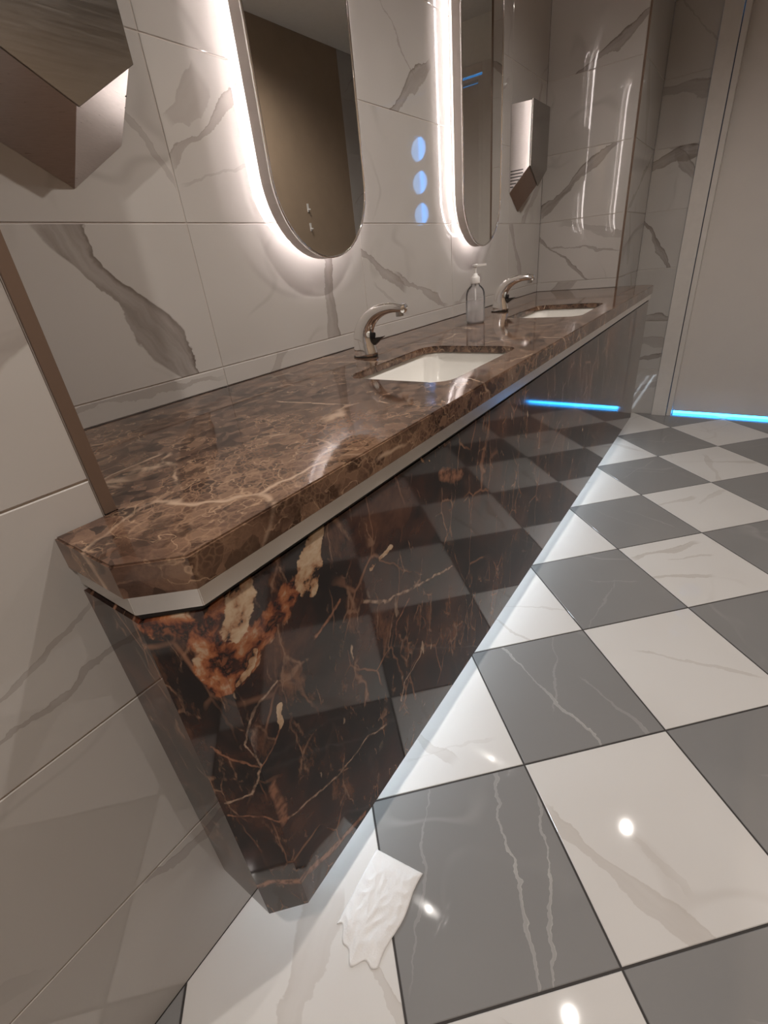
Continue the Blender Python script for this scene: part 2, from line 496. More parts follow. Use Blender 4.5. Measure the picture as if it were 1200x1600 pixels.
def empty(name, loc=(0, 0, 0)):
    o = bpy.data.objects.new(name, None)
    o.empty_display_size = 0.1
    o.location = loc
    col.objects.link(o)
    return o

def tag(o, label, cat, group=None):
    o['label'] = label
    o['category'] = cat
    if group:
        o['group'] = group
    return o

def copy_tree(o, parent=None):
    c = o.copy()
    col.objects.link(c)
    c.parent = parent
    for ch in o.children:
        copy_tree(ch, c)
    return c

# ------------------------------------------------------------------ tiles
CH, TT = 0.0012, 0.006
tile_cache = {}
def tile_mesh(poly, key=None, GAP=0.0011):
    """a tile lying in local xy with its face at z = TT, edges eased"""
    if key and key in tile_cache:
        return tile_cache[key]
    bm = bmesh.new()
    n = len(poly)
    cx = sum(p[0] for p in poly) / n
    cy = sum(p[1] for p in poly) / n
    def inset(d):
        out = []
        for i in range(n):
            a, b, c = Vector(poly[i - 1]), Vector(poly[i]), Vector(poly[(i + 1) % n])
            e1, e2 = (b - a).normalized(), (c - b).normalized()
            n1, n2 = Vector((-e1.y, e1.x)), Vector((-e2.y, e2.x))
            k = n1 + n2
            k = k / max(0.3, k.dot(n1)) if k.length > 1e-6 else n1
            out.append(b + k * d)
        return out
    r0, r1 = inset(GAP), inset(GAP + CH)
    A = [bm.verts.new((p.x, p.y, 0)) for p in r0]
    Bv = [bm.verts.new((p.x, p.y, TT - CH)) for p in r0]
    C = [bm.verts.new((p.x, p.y, TT)) for p in r1]
    for i in range(n):
        j = (i + 1) % n
        bm.faces.new([A[i], A[j], Bv[j], Bv[i]])
        bm.faces.new([Bv[i], Bv[j], C[j], C[i]])
    bm.faces.new(C)
    me = bpy.data.meshes.new('tile')
    bm.normal_update()
    bm.to_mesh(me)
    bm.free()
    if key:
        tile_cache[key] = me
    return me

def add_tile(me, mat, parent, mw, veins):
    o = bpy.data.objects.new('tile', me)
    col.objects.link(o)
    if not me.materials:
        me.materials.append(None)
    o.material_slots[0].link = 'OBJECT'
    o.material_slots[0].material = mat
    o.parent = parent
    o.matrix_world = mw
    o['seed'] = [random.uniform(-40, 40), random.uniform(-40, 40), random.uniform(-40, 40)]
    for i in range(3):
        if i < len(veins):
            u, v, ang, hw, st, ln = veins[i]
            o['vein%da' % (i + 1)] = [float(u), float(v), float(ang)]
            o['vein%db' % (i + 1)] = [float(hw), float(st), float(ln)]
        else:
            o['vein%da' % (i + 1)] = [0.0, 0.0, 0.0]
            o['vein%db' % (i + 1)] = [0.001, 0.0, 0.01]
    return o

def seg(a, b, hw, st):
    """a vein through two points, as (mid u, mid v, angle, half width, strength, half length)"""
    return ((a[0] + b[0]) / 2, (a[1] + b[1]) / 2, math.atan2(b[1] - a[1], b[0] - a[0]), hw, st, math.dist(a, b) / 2 * 1.25 + 0.02)

def rnd_vein(w, h):
    ang = random.choice((1, -1)) * random.uniform(0.5, 1.2)
    return (random.uniform(-w / 3, w / 3), random.uniform(-h / 3, h / 3), ang, random.choice((0.004, 0.012, 0.03)), random.uniform(0.35, 0.75), random.uniform(0.15, 0.6))

def tiled_wall(name, origin, udir, us, vs, hero=(), depth=0.02, auto=0.5):
    """a wall from u = us[0]..us[-1], v = vs[0]..vs[-1]; tiles between the given joints. Local z points into the room."""
    U, V = Vector(udir), Vector((0, 0, 1))
    Nn = U.cross(V)
    rot = Matrix((U, V, Nn)).transposed().to_4x4()
    bm = bmesh.new()
    def place(a, b, h):
        return Vector(origin) + U * a + V * b + Nn * h
    prism(bm, [(us[0], vs[0]), (us[-1], vs[0]), (us[-1], vs[-1]), (us[0], vs[-1])], -TT - depth, -0.0016, place)
    w = struct(from_bm(name, bm, M['grout_light']))
    for a0, a1 in zip(us, us[1:]):
        for b0, b1 in zip(vs, vs[1:]):
            cu, cv, hw, hh = (a0 + a1) / 2, (b0 + b1) / 2, (a1 - a0) / 2, (b1 - b0) / 2
            me = tile_mesh([(-hw, -hh), (hw, -hh), (hw, hh), (-hw, hh)], ('w', round(hw, 4), round(hh, 4)))
            vv = []
            for (p, q, wd, st) in hero:
                mu, mv = (p[0] + q[0]) / 2, (p[1] + q[1]) / 2
                if a0 < mu < a1 and b0 < mv < b1:
                    vv.append(seg((p[0] - cu, p[1] - cv), (q[0] - cu, q[1] - cv), wd, st))
            if not vv and random.random() < auto:
                vv = [rnd_vein(hw * 2, hh * 2)]
            mw = rot.copy()
            mw.translation = place(cu, cv, -TT)
            add_tile(me, M['wall_marble'], w, mw, vv[:3])
    return w

def joints(a, b, start, step):
    out = [a]
    k = start
    while k < b - 1e-4:
        if k > a + 1e-4:
            out.append(k)
        k += step
    return out + [b]

rows = joints(0.0, CEIL, TH, TH)
rows_niche = [H] + [r for r in rows if r > H + 0.01]

# niche back wall: faces -Y, u runs along +X
tiled_wall('wall_back', (0, YB, 0), (1, 0, 0), joints(NX0, NX1, 0.552, TW), rows_niche, hero=[
    ((0.285, 1.225), (0.465, 0.925), 0.040, 1.0), ((0.10, 0.915), (0.50, 0.905), 0.008, 0.6),
    ((1.011, 1.129), (0.982, 0.93), 0.020, 0.85),
    ((1.18, 1.144), (1.393, 1.041), 0.016, 0.8), ((1.393, 1.06), (1.70, 0.94), 0.014, 0.75), ((1.25, 1.04), (1.40, 0.95), 0.008, 0.4),
    ((0.575, 1.35), (0.82, 1.53), 0.010, 0.75), ((0.59, 1.42), (0.66, 1.48), 0.022, 0.5), ((0.60, 1.30), (0.80, 1.36), 0.004, 0.4),
    ((1.414, 1.541), (1.63, 1.68), 0.026, 0.9), ((1.38, 1.80), (1.54, 1.66), 0.003, 0.7),
    ((1.84, 0.93), (2.06, 1.00), 0.018, 0.6), ((2.45, 1.20), (2.60, 0.98), 0.022, 0.65),
    ((2.35, 1.75), (2.12, 1.62), 0.012, 0.5), ((2.80, 1.80), (2.76, 1.60), 0.016, 0.6),
    ((2.62, 1.24), (2.86, 1.42), 0.022, 0.6), ((0.42, 1.50), (0.54, 1.32), 0.008, 0.5),
], auto=0.35)
# niche side walls
tiled_wall('wall_niche_left', (NX0, 0, 0), (0, 1, 0), [0.013, YB], rows_niche)
tiled_wall('wall_niche_right', (NX1, YB, 0), (0, -1, 0), [0.0, YB - 0.009], rows_niche, hero=[
    ((YB - 0.34, 1.80), (YB - 0.008, 1.985), 0.020, 0.95), ((YB - 0.43, 1.287), (YB - 0.095, 1.528), 0.024, 0.95),
    ((YB - 0.44, 1.147), (YB - 0.153, 0.928), 0.008, 0.95), ((YB - 0.36, 1.107), (YB - 0.04, 1.06), 0.005, 0.8), ((YB - 0.30, 1.21), (YB - 0.02, 1.13), 0.018, 0.55),
], auto=0.2)
# the wall the counter passes in front of
tiled_wall('wall_left', (0, 0, 0), (1, 0, 0), joints(XR, 0.0135, 0.0135 - 3 * TW, TW), rows, hero=[
    ((-0.45, 0.95), (0.20, 1.17), 0.034, 0.75), ((-0.30, 0.64), (-0.03, 0.70), 0.004, 0.65), ((-0.26, 0.69), (-0.06, 0.76), 0.004, 0.6), ((-0.40, 0.80), (-0.10, 0.91), 0.006, 0.4),
    ((-0.125, 0.296), (-0.02, 0.262), 0.012, 0.75), ((-0.5, 0.55), (-0.3, 0.36), 0.02, 0.2),
])
tiled_wall('wall_niche_base', (0, 0.012, 0), (1, 0, 0), joints(0.0135, NX1, 0.0135 + TW, TW), [0.0, HB])
tiled_wall('wall_far', (0, 0, 0), (1, 0, 0), [NX1 + 0.005, XE], rows, auto=0.8)
tiled_wall('wall_end', (XE, 0, 0), (0, -1, 0), [0.0, 0.222], rows, hero=[
    ((-0.03, 1.46), (0.20, 1.50), 0.035, 1.0), ((0.01, 1.62), (0.20, 1.40), 0.025, 0.8), ((-0.01, 1.209), (0.173, 0.934), 0.015, 1.0), ((0.0, 1.80), (0.20, 1.76), 0.04, 0.7),
    ((0.0, 0.62), (0.2, 0.64), 0.02, 0.9), ((0.0, 0.50), (0.2, 0.48), 0.03, 0.6), ((0.0, 0.35), (0.2, 0.40), 0.012, 0.9), ((0.02, 0.12), (0.2, 0.2), 0.015, 0.7),
])
trim_y = -0.0006
struct(boxo('trim_1', (0.0138, NX0 + 0.0012, trim_y - 0.0012, 0.012, H + 0.0005, CEIL), M['trim_brown'], bevel=0.0008))
struct(boxo('trim_2', (NX1 + 0.0005, NX1 + 0.0042, -0.0012, 0.008, H + 0.0005, CEIL), M['trim_brown'], bevel=0.0006))

# plain walls, ceiling
struct(boxo('wall_opposite', (XR, 3.12, YO - 0.06, YO, 0, CEIL), M['brown_wall']))
tiled_wall('wall_opposite_end', (XE, YO, 0), (-1, 0, 0), [0.0, XE - 3.12 - 0.001], rows, auto=0.9)
struct(boxo('wall_rear', (XR - 0.06, XR, YO, 0, 0, CEIL), M['brown_wall']))
struct(boxo('ceiling', (XR, XE + 0.06, YO, YB, CEIL, CEIL + 0.06), M['plaster']))
bm = bmesh.new()
box(bm, XE, XE + 0.06, YO, -1.045, 0, CEIL)
box(bm, XE, XE + 0.06, -1.045, -0.222, 2.18, CEIL)
struct(from_bm('wall_door', bm, M['plaster']))

# ------------------------------------------------------------------ floor: checkerboard laid on the diagonal
fl = struct(boxo('floor', (XR, XE + 0.26, YO, YB, -0.05, -0.0016), M['grout_dark']))
S = 0.38
OX, OY = 0.532, -0.3683
r2 = math.sqrt(0.5)
A45 = Matrix.Rotation(-PI / 4, 4, 'Z')
def clip(poly, f):
    out = []
    for i in range(len(poly)):
        a, b = poly[i - 1], poly[i]
        fa, fb = f(a), f(b)
        if (fa >= 0) != (fb >= 0):
            t = fa / (fa - fb)
            out.append((a[0] + (b[0] - a[0]) * t, a[1] + (b[1] - a[1]) * t))
        if fb >= 0:
            out.append(b)
    return out
floor_hero = {   # world-space veins: start, end, half width, strength
    'w': [((0.434, -0.475), (0.369, -0.748), 0.022, 0.55), ((0.50, -0.62), (0.45, -0.70), 0.008, 0.25),
          ((-0.10, -0.20), (0.05, -0.13), 0.035, 0.5), ((0.034, -0.279), (0.0, -0.38), 0.012, 0.6),
          ((1.583, -0.453), (1.763, -0.609), 0.014, 0.7), ((1.46, -0.50), (1.551, -0.667), 0.010, 0.6), ((1.62, -0.57), (1.70, -0.66), 0.006, 0.5),
          ((1.06, -0.56), (1.10, -0.80), 0.006, 0.5)],
    'g': [((0.455, -0.319), (0.152, -0.534), 0.0035, 1.0), ((0.466, -0.423), (0.181, -0.549), 0.0032, 1.0), ((0.405, -0.176), (0.079, -0.333), 0.0028, 0.75),
          ((0.863, -0.178), (0.677, -0.513), 0.0038, 0.95), ((0.984, -0.311), (0.753, -0.377), 0.0026, 0.7), ((0.853, -0.44), (0.771, -0.583), 0.005, 0.7)],
}
def pt(i, j):
    return (OX + S * r2 * (i + j), OY + S * r2 * (j - i))
for i in range(-14, 16):
    for j in range(-14, 16):
        P = [pt(i, j), pt(i + 1, j), pt(i + 1, j + 1), pt(i, j + 1)]
        c = ((P[0][0] + P[2][0]) / 2, (P[0][1] + P[2][1]) / 2)
        if c[0] < XR - 0.4 or c[0] > XE + 0.6 or c[1] < YO - 0.4 or c[1] > 0.35:
            continue
        Q = P
        for f in (lambda p: p[0] - XR, lambda p: XE + 0.2 - p[0], lambda p: p[1] - YO, lambda p: 0.002 - p[1]):
            Q = clip(Q, f)
            if len(Q) < 3:
                break
        if len(Q) < 3:
            continue
        area = 0.5 * sum(Q[k - 1][0] * Q[k][1] - Q[k][0] * Q[k - 1][1] for k in range(len(Q)))
        if abs(area) < 2e-4:
            continue
        if area < 0:
            Q = Q[::-1]
        inv = A45.inverted()
        loc = [inv @ Vector((q[0] - c[0], q[1] - c[1], 0)) for q in Q]
        full = len(Q) == 4 and abs(abs(area) - S * S) < 1e-6
        me = tile_mesh([(v.x, v.y) for v in loc] if not full else [(-S / 2, -S / 2), (S / 2, -S / 2), (S / 2, S / 2), (-S / 2, S / 2)], 'f' if full else None, 0.0021)
        grey = (i + j) % 2 == 0
        vv = []
        for a, b, w_, st in floor_hero['g' if grey else 'w']:
            ia, ib = (inv @ Vector((a[0] - c[0], a[1] - c[1], 0))), (inv @ Vector((b[0] - c[0], b[1] - c[1], 0)))
            mid = (ia + ib) / 2
            if abs(mid.x) < S / 2 and abs(mid.y) < S / 2:
                vv.append(seg((ia.x, ia.y), (ib.x, ib.y), w_, st))
        if not vv:
            for k in range(2):
                ang = random.uniform(-1.2, 1.2)
                vv.append((random.uniform(-.12, .12), random.uniform(-.12, .12), ang, random.uniform(0.002, 0.004) if grey else random.choice((0.004, 0.012)), random.uniform(0.25, 0.6), random.uniform(0.08, 0.22)))
        mw = A45.copy()
        mw.translation = Vector((c[0], c[1], -TT))
        add_tile(me, M['floor_grey' if grey else 'floor_white'], fl, mw, vv[:3])

# ------------------------------------------------------------------ door with portholes and its frame
dr = empty('door_1', (XE + 0.062, -0.68, 0))
struct(dr)
PR, PY, PZ = 0.076, -0.036, (1.43, 1.635, 1.84)
def circle(r, cy, cz, n=40):
    return [(cy + r * math.cos(2 * PI * k / n), cz + r * math.sin(2 * PI * k / n)) for k in range(n)]
bm = bmesh.new()
edges, rings = [], []
for lp in [[(-0.352, 0.022), (0.352, 0.022), (0.352, 2.10), (-0.352, 2.10)]] + [circle(PR, PY, z) for z in PZ]:
    vs = [bm.verts.new((0.0, y, z)) for y, z in lp]
    rings.append(vs)
    edges += [bm.edges.new((vs[k - 1], vs[k])) for k in range(len(vs))]
bmesh.ops.triangle_fill(bm, edges=edges, use_beauty=True)
face0 = bm.faces[:]
back = {v: bm.verts.new((0.04, v.co.y, v.co.z)) for v in bm.verts[:]}
for f in face0:
    bm.faces.new([back[v] for v in reversed(f.verts)])
for vs in rings:
    for k in range(len(vs)):
        bm.faces.new([vs[k - 1], vs[k], back[vs[k]], back[vs[k - 1]]])
from_bm('leaf', bm, M['door_paint'], dr)
for z in PZ:
    bm = bmesh.new()
    n = 40
    prof = ((0.0, PR + 0.013), (-0.005, PR + 0.012), (-0.007, PR + 0.006), (-0.005, PR), (0.0, PR - 0.001), (0.0, PR + 0.005))
    rg = [[bm.verts.new((x, y, zz)) for y, zz in circle(r, PY, z)] for x, r in prof]
    for a, b in zip(rg, rg[1:]):
        for k in range(n):
            bm.faces.new([a[k - 1], a[k], b[k], b[k - 1]])
    ph = from_bm('porthole', bm, M['chrome'], dr, True)
    bm = bmesh.new()
    prism(bm, circle(PR - 0.0005, 0, 0), 0.016, 0.020, lambda a, b, h: (h, PY + a, z + b))
    from_bm('pane', bm, M['pane'], ph)
bm = bmesh.new()
n = 16
prism(bm, [(0.011 * math.cos(2 * PI * k / n), 0.011 * math.sin(2 * PI * k / n)) for k in range(n)], -0.05, 0.0, lambda a, b, h: (h, -0.29 + a, 1.0 + b))
box(bm, -0.055, -0.04, -0.30, -0.18, 0.99, 1.01)
from_bm('door_handle', bm, M['chrome'], dr)
fr = struct(empty('trim_3', (XE, -0.68, 0)))
for nm, dims in (('jamb_face', (-0.014, 0.0, 0.372, 0.458, 0, 2.18)), ('jamb_stop', (-0.004, 0.06, 0.340, 0.368, 0, 2.12)), ('jamb_face', (-0.014, 0.0, -0.458, -0.372, 0, 2.18)),
                 ('jamb_stop', (-0.004, 0.06, -0.368, -0.340, 0, 2.12)), ('head_face', (-0.014, 0.0, -0.372, 0.372, 2.13, 2.18)), ('head_stop', (-0.004, 0.06, -0.340, 0.340, 2.102, 2.12))):
    boxo(nm, dims, M['frame_paint'], fr, bevel=0.0015)
CX = 5.2
struct(boxo('floor_corridor', (XE + 0.26, CX, -2.6, 0.3, -0.05, 0.0), M['corridor']))
struct(boxo('ceiling_corridor', (XE + 0.061, CX, -2.6, 0.3, CEIL, CEIL + 0.05), M['corridor']))
struct(boxo('wall_corridor_end', (CX, CX + 0.05, -2.6, 0.3, 0, CEIL), M['corridor']))
struct(boxo('wall_corridor_left', (XE + 0.061, CX, 0.3, 0.35, 0, CEIL), M['corridor']))
struct(boxo('wall_corridor_right', (XE + 0.061, CX, -2.65, -2.6, 0, CEIL), M['corridor']))
struct(boxo('wall_corridor_near', (XE + 0.061, XE + 0.10, -2.6, -1.21, 0, CEIL), M['corridor']))
lp = empty('blue_lightbox', (CX - 0.001, -1.4, 1.35))
tag(lp, 'blue glowing light panel on the wall of the corridor behind the door', 'lightbox')
boxo('panel_face', (-0.022, -0.012, -0.95, 0.95, 0.0, 1.0), M['blue_panel'], lp)
boxo('panel_frame', (-0.012, -0.0005, -0.97, 0.97, -0.02, 1.02), M['dark_metal'], lp)

bs = boxo('light_strip', (XE + 0.068, XE + 0.074, -1.02, -0.345, 0.001, 0.016), M['blue_led'])
tag(bs, 'blue glowing light strip along the floor under the door', 'light strip')

# ------------------------------------------------------------------ worktop with two sink cut-outs
CT = 0.040        # the built-up front edge
ST = 0.018        # the slab itself
FRONT = -0.181
SINKS = [(0.902, 0.040), (1.915, 0.035)]
SW, SD, SR = 0.212, 0.143, 0.05     # half width, half depth, corner radius
def rrect(cx, cy, hw, hd, r, n=7):
    out = []
    for sx, sy, a0 in ((1, 1, 0), (-1, 1, PI / 2), (-1, -1, PI), (1, -1, 3 * PI / 2)):
        for k in range(n + 1):
            a = a0 + PI / 2 * k / n
            out.append((cx + sx * (hw - r) + r * math.cos(a), cy + sy * (hd - r) + r * math.sin(a)))
    return out
outer = [(-0.0445, -0.0005), (-0.0445, -0.124), (0.0045, FRONT), (2.887, FRONT), (2.936, -0.124), (2.936, -0.0005),
         (NX1 - 0.0005, -0.0005), (NX1 - 0.0005, YB - 0.0005), (NX0 + 0.0005 , YB - 0.0005), (NX0 + 0.0005, -0.0005)]
wt = empty('worktop', (0, 0, H - CT))
tag(wt, 'long brown marble vanity worktop with two rectangular sink cut-outs', 'worktop')
bm = bmesh.new()
loops = [outer] + [rrect(x, y, SW, SD, SR) for x, y in SINKS]
edges, rings = [], []
for lp in loops:
    vs = [bm.verts.new((x, y, CT)) for x, y in lp]
    rings.append(vs)
    for k in range(len(vs)):
        edges.append(bm.edges.new((vs[k - 1], vs[k])))
bmesh.ops.triangle_fill(bm, edges=edges, use_beauty=True)
top_faces = bm.faces[:]
low = {v: bm.verts.new((v.co.x, v.co.y, CT - ST)) for v in bm.verts[:]}
for f in top_faces:
    bm.faces.new([low[v] for v in reversed(f.verts)])
for vs in rings:
    for k in range(len(vs)):
        bm.faces.new([vs[k - 1], vs[k], low[vs[k]], low[vs[k - 1]]])
bmesh.ops.bevel(bm, geom=[e for e in bm.edges if min(v.co.z for v in e.verts) > CT - 1e-5 and len(e.link_faces) == 2 and e.calc_face_angle(0) > 0.6], offset=0.0022, segments=2, affect='EDGES')
slab = from_bm('slab', bm, M['emperador'], wt)
bm = bmesh.new()
ap_o = [(-0.0445, -0.0008), (-0.0445, -0.124), (0.0045, FRONT), (2.887, FRONT), (2.936, -0.124), (2.936, -0.0008)]
ap_i = [(-0.0225, -0.0008), (-0.0225, -0.116), (0.0145, FRONT + 0.022), (2.877, FRONT + 0.022), (2.914, -0.116), (2.914, -0.0008)]
q4 = [[bm.verts.new((x, y, z)) for x, y in pts] for pts, z in ((ap_o, 0.0), (ap_o, CT - ST), (ap_i, CT - ST), (ap_i, 0.0))]
for a in range(4):
    for k in range(5):
        bm.faces.new([q4[a][k], q4[a][k + 1], q4[(a + 1) % 4][k + 1], q4[(a + 1) % 4][k]])
for k in (0, 5):
    bm.faces.new([q4[a][k] for a in range(4)])
from_bm('front_edge', bm, M['emperador'], wt)

# ------------------------------------------------------------------ cabinet below
cb = empty('vanity_cabinet', (0, 0, 0))
tag(cb, 'floating vanity cabinet clad in dark glossy veined marble panels', 'cabinet')
PF = -0.170
CTOP = 0.799
XL0, XL1 = -0.0415, 0.0065
boxo('carcass', (-0.02, 2.91, -0.125, 0.004, HB + 0.008, 0.68), M['black'], cb)
bm = bmesh.new()
box(bm, XL1, 2.885, PF, PF + 0.018, HB, CTOP)
bmesh.ops.bisect_plane(bm, geom=bm.verts[:] + bm.edges[:] + bm.faces[:], plane_co=(0.637, 0, 0), plane_no=(1, 0, 0))
for f in bm.faces:
    f.material_index = 1 if f.calc_center_median().x > 0.637 else 0
fp = from_bm('front_panel', bm, M['portoro'], cb)
fp.data.materials.append(M['portoro_far'])
bm = bmesh.new()
prism(bm, [(XL1 - 0.0002, PF), (XL1 - 0.0002, PF + 0.02), (XL0 + 0.014, -0.1185), (XL0, -0.1235)], HB, CTOP, lambda a, b, h: (a, b, h))
from_bm('corner_panel', bm, M['portoro'], cb)
bm = bmesh.new()
prism(bm, [(2.8852, PF), (2.933, -0.1235), (2.92, -0.1185), (2.8852, PF + 0.02)], HB, CTOP, lambda a, b, h: (a, b, h))
from_bm('corner_panel', bm, M['portoro'], cb)
boxo('side_panel', (XL0, XL0 + 0.016, -0.1232, -0.0008, HB, CTOP), M['portoro'], cb)
boxo('side_panel', (2.917, 2.933, -0.1232, -0.0008, HB, CTOP), M['portoro'], cb)
bm = bmesh.new()
prism(bm, [(XL0 + 0.002, -0.001), (XL0 + 0.002, -0.1225), (XL1, PF + 0.002), (2.885, PF + 0.002), (2.931, -0.1225), (2.931, -0.001)], HB - 0.003, HB + 0.006, lambda a, b, h: (a, b, h))
from_bm('underside', bm, M['dark_metal'], cb)
# the metal grip profile between worktop and panels: end, corner, front runs
def run(name, pts, z0, z1, th, mat):
    """a strip following the plan polyline pts, th thick to the inside"""
    objs = []
    for a, b in zip(pts, pts[1:]):
        a, b = Vector(a), Vector(b)
        d = (b - a).normalized()
        nn = Vector((-d.y, d.x)) * th
        bm = bmesh.new()
        e = d * 0.0002
        prism(bm, [tuple(a + e), tuple(b - e), tuple(b - e + nn), tuple(a + e + nn)], z0, z1, lambda p, q, h: (p, q, h))
        bmesh.ops.bevel(bm, geom=bm.edges[:], offset=0.0006, segments=1, affect='EDGES')
        objs.append(from_bm(name, bm, mat, cb))
    return objs
run('grip_profile', [(-0.040, -0.001), (-0.040, -0.1222), (0.0068, -0.1755), (2.8845, -0.1755), (2.9315, -0.1222), (2.9315, -0.001)], 0.808, H - CT - 0.0012, 0.012, M['profile'])
run('shadow_gap', [(-0.036, -0.001), (-0.036, -0.121), (0.0078, -0.168), (2.8835, -0.168), (2.9275, -0.121), (2.9275, -0.001)], CTOP + 0.0005, 0.8078, 0.010, M['black'])
uled = boxo('light_strip', (0.075, 2.87, -0.022, -0.006, HB - 0.0115, HB - 0.0032), M['under_led'])
tag(uled, 'cool white light strip under the floating cabinet', 'light strip')

# ------------------------------------------------------------------ sinks
def make_sink():
    root = empty('sink')
    prof = [(0.010, 0.0, SR + .01), (0.006, -0.004, SR + .006), (0.004, -0.03, SR + .004), (-0.010, -0.085, SR), (-0.030, -0.112, 0.05), (-0.070, -0.122, 0.05), (-0.125, -0.126, 0.012)]
    bm = bmesh.new()
    rings = []
    for off, z, r in prof:
        rings.append([bm.verts.new((x, y, z)) for x, y in rrect(0, 0, SW + off, SD + off, min(r, SD + off - 0.001))])
    n = len(rings[0])
    for a, b in zip(rings, rings[1:]):
        for k in range(n):
            bm.faces.new([a[k - 1], a[k], b[k], b[k - 1]])
    bm.faces.new(rings[-1])
    # outside of the bowl
    lip = [bm.verts.new((x, y, 0.0)) for x, y in rrect(0, 0, SW + 0.022, SD + 0.022, SR + 0.02)]
    out = [bm.verts.new((x, y, -0.135)) for x, y in rrect(0, 0, SW - 0.01, SD - 0.01, 0.05)]
    for k in range(n):
        bm.faces.new([rings[0][k - 1], rings[0][k], lip[k], lip[k - 1]])
        bm.faces.new([lip[k - 1], lip[k], out[k], out[k - 1]])
    bm.faces.new(out)
    from_bm('basin', bm, M['ceramic'], root, True)
    bm = bmesh.new()
    m_ = 24
    rr = [(0.030, -0.1255), (0.030, -0.1230), (0.024, -0.1215), (0.020, -0.1235), (0.006, -0.1235)]
    rg = [[bm.verts.new((r * math.cos(2 * PI * k / m_), r * math.sin(2 * PI * k / m_), z)) for k in range(m_)] for r, z in rr]
    for a, b in zip(rg, rg[1:]):
        for k in range(m_):
            bm.faces.new([a[k - 1], a[k], b[k], b[k - 1]])
    bm.faces.new(rg[-1])
    from_bm('drain', bm, M['chrome'], root, True)
    return root
s1 = make_sink()
s1.location = (SINKS[0][0], SINKS[0][1], H - ST - 0.0005)
tag(s1, 'white ceramic undermount sink nearest the camera, set in brown worktop', 'sink', 'undermount sinks')
s2 = copy_tree(s1)
s2.location = (SINKS[1][0], SINKS[1][1], H - ST - 0.0005)
tag(s2, 'white ceramic undermount sink farther away, beyond the soap bottle', 'sink', 'undermount sinks')

# ------------------------------------------------------------------ faucets
def catmull(pts, n):
    out = []
    P = [pts[0]] + pts + [pts[-1]]
    for i in range(1, len(P) - 2):
        for k in range(n):
            t = k / n
            out.append(tuple(0.5 * ((2 * b) + (-a + c) * t + (2 * a - 5 * b + 4 * c - d) * t * t + (-a + 3 * b - 3 * c + d) * t ** 3)
                             for a, b, c, d in zip(P[i - 1], P[i], P[i + 1], P[i + 2])))
    return out + [tuple(pts[-1])]
def make_faucet():
    root = empty('faucet')
    # y, z along the spine (base at 0), half depth, half width
    key = [(0.000, 0.004, 0.034, 0.025), (0.004, 0.030, 0.032, 0.024), (0.004, 0.058, 0.029, 0.022), (-0.008, 0.086, 0.025, 0.020), (-0.034, 0.111, 0.020, 0.018),
           (-0.070, 0.1255, 0.0155, 0.0165), (-0.108, 0.130, 0.013, 0.016), (-0.142, 0.126, 0.011, 0.0155)]
    path = catmull(key, 6)
    bm = bmesh.new()
    rings = []
    m_ = 28
    for i, (y, z, hd, hw) in enumerate(path):
        a, b = path[max(0, i - 1)], path[min(len(path) - 1, i + 1)]
        t = Vector((0, b[0] - a[0], b[1] - a[1])).normalized()
        if i == 0:
            t = Vector((0, 0, 1))
        nn = Vector((1, 0, 0)).cross(t)
        ring = []
        for k in range(m_):
            c, s_ = math.cos(2 * PI * k / m_), math.sin(2 * PI * k / m_)
            e = 0.72      # a squarish oval section
            cx, sy = math.copysign(abs(c) ** e, c), math.copysign(abs(s_) ** e, s_)
            ring.append(bm.verts.new(Vector((0, y, z)) + Vector((1, 0, 0)) * hw * cx + nn * hd * sy))
        rings.append(ring)
    for a, b in zip(rings, rings[1:]):
        for k in range(m_):
            bm.faces.new([a[k - 1], a[k], b[k], b[k - 1]])
    bm.faces.new(rings[0])
    bm.faces.new(rings[-1])
    from_bm('spout', bm, M['chrome'], root, True)
    bm = bmesh.new()
    prism(bm, [(0.030 * math.cos(2 * PI * k / 28) * 0.95, 0.004 + 0.039 * math.sin(2 * PI * k / 28)) for k in range(28)], 0.0003, 0.0042, lambda a, b, h: (a, b, h))
    from_bm('base_gasket', bm, M['dark_metal'], root)
    bm = bmesh.new()
    prism(bm, [(0.0105 * math.cos(2 * PI * k / 20), -0.126 + 0.0105 * math.sin(2 * PI * k / 20)) for k in range(20)], 0.107, 0.118, lambda a, b, h: (a, b, h))
    from_bm('aerator', bm, M['aerator'], root)
    bm = bmesh.new()
    prism(bm, [(0.006 * math.cos(2 * PI * k / 18), 0.058 + 0.009 * math.sin(2 * PI * k / 18)) for k in range(18)], -0.0345, -0.024, lambda a, b, h: (a, h + (b - 0.058) * -0.2, b))
    from_bm('sensor_eye', bm, M['black'], root, False)
    bm = bmesh.new()
    prism(bm, [(-0.026, 0.030), (-0.062, 0.056), (-0.050, 0.052), (-0.034, 0.052), (-0.026, 0.050)], 0.004, 0.017, lambda a, b, h: (h, a, b))
    bmesh.ops.bevel(bm, geom=bm.edges[:], offset=0.0012, segments=1, affect='EDGES')
    from_bm('lever', bm, M['dark_metal'], root)
    return root
f1 = make_faucet()
f1.location = (0.940, 0.292, H)
tag(f1, 'curved chrome faucet behind the sink nearest the camera', 'faucet', 'chrome faucets')
f2 = copy_tree(f1)
f2.location = (1.950, 0.292, H)
tag(f2, 'curved chrome faucet right of the soap bottle, behind the farther sink', 'faucet', 'chrome faucets')

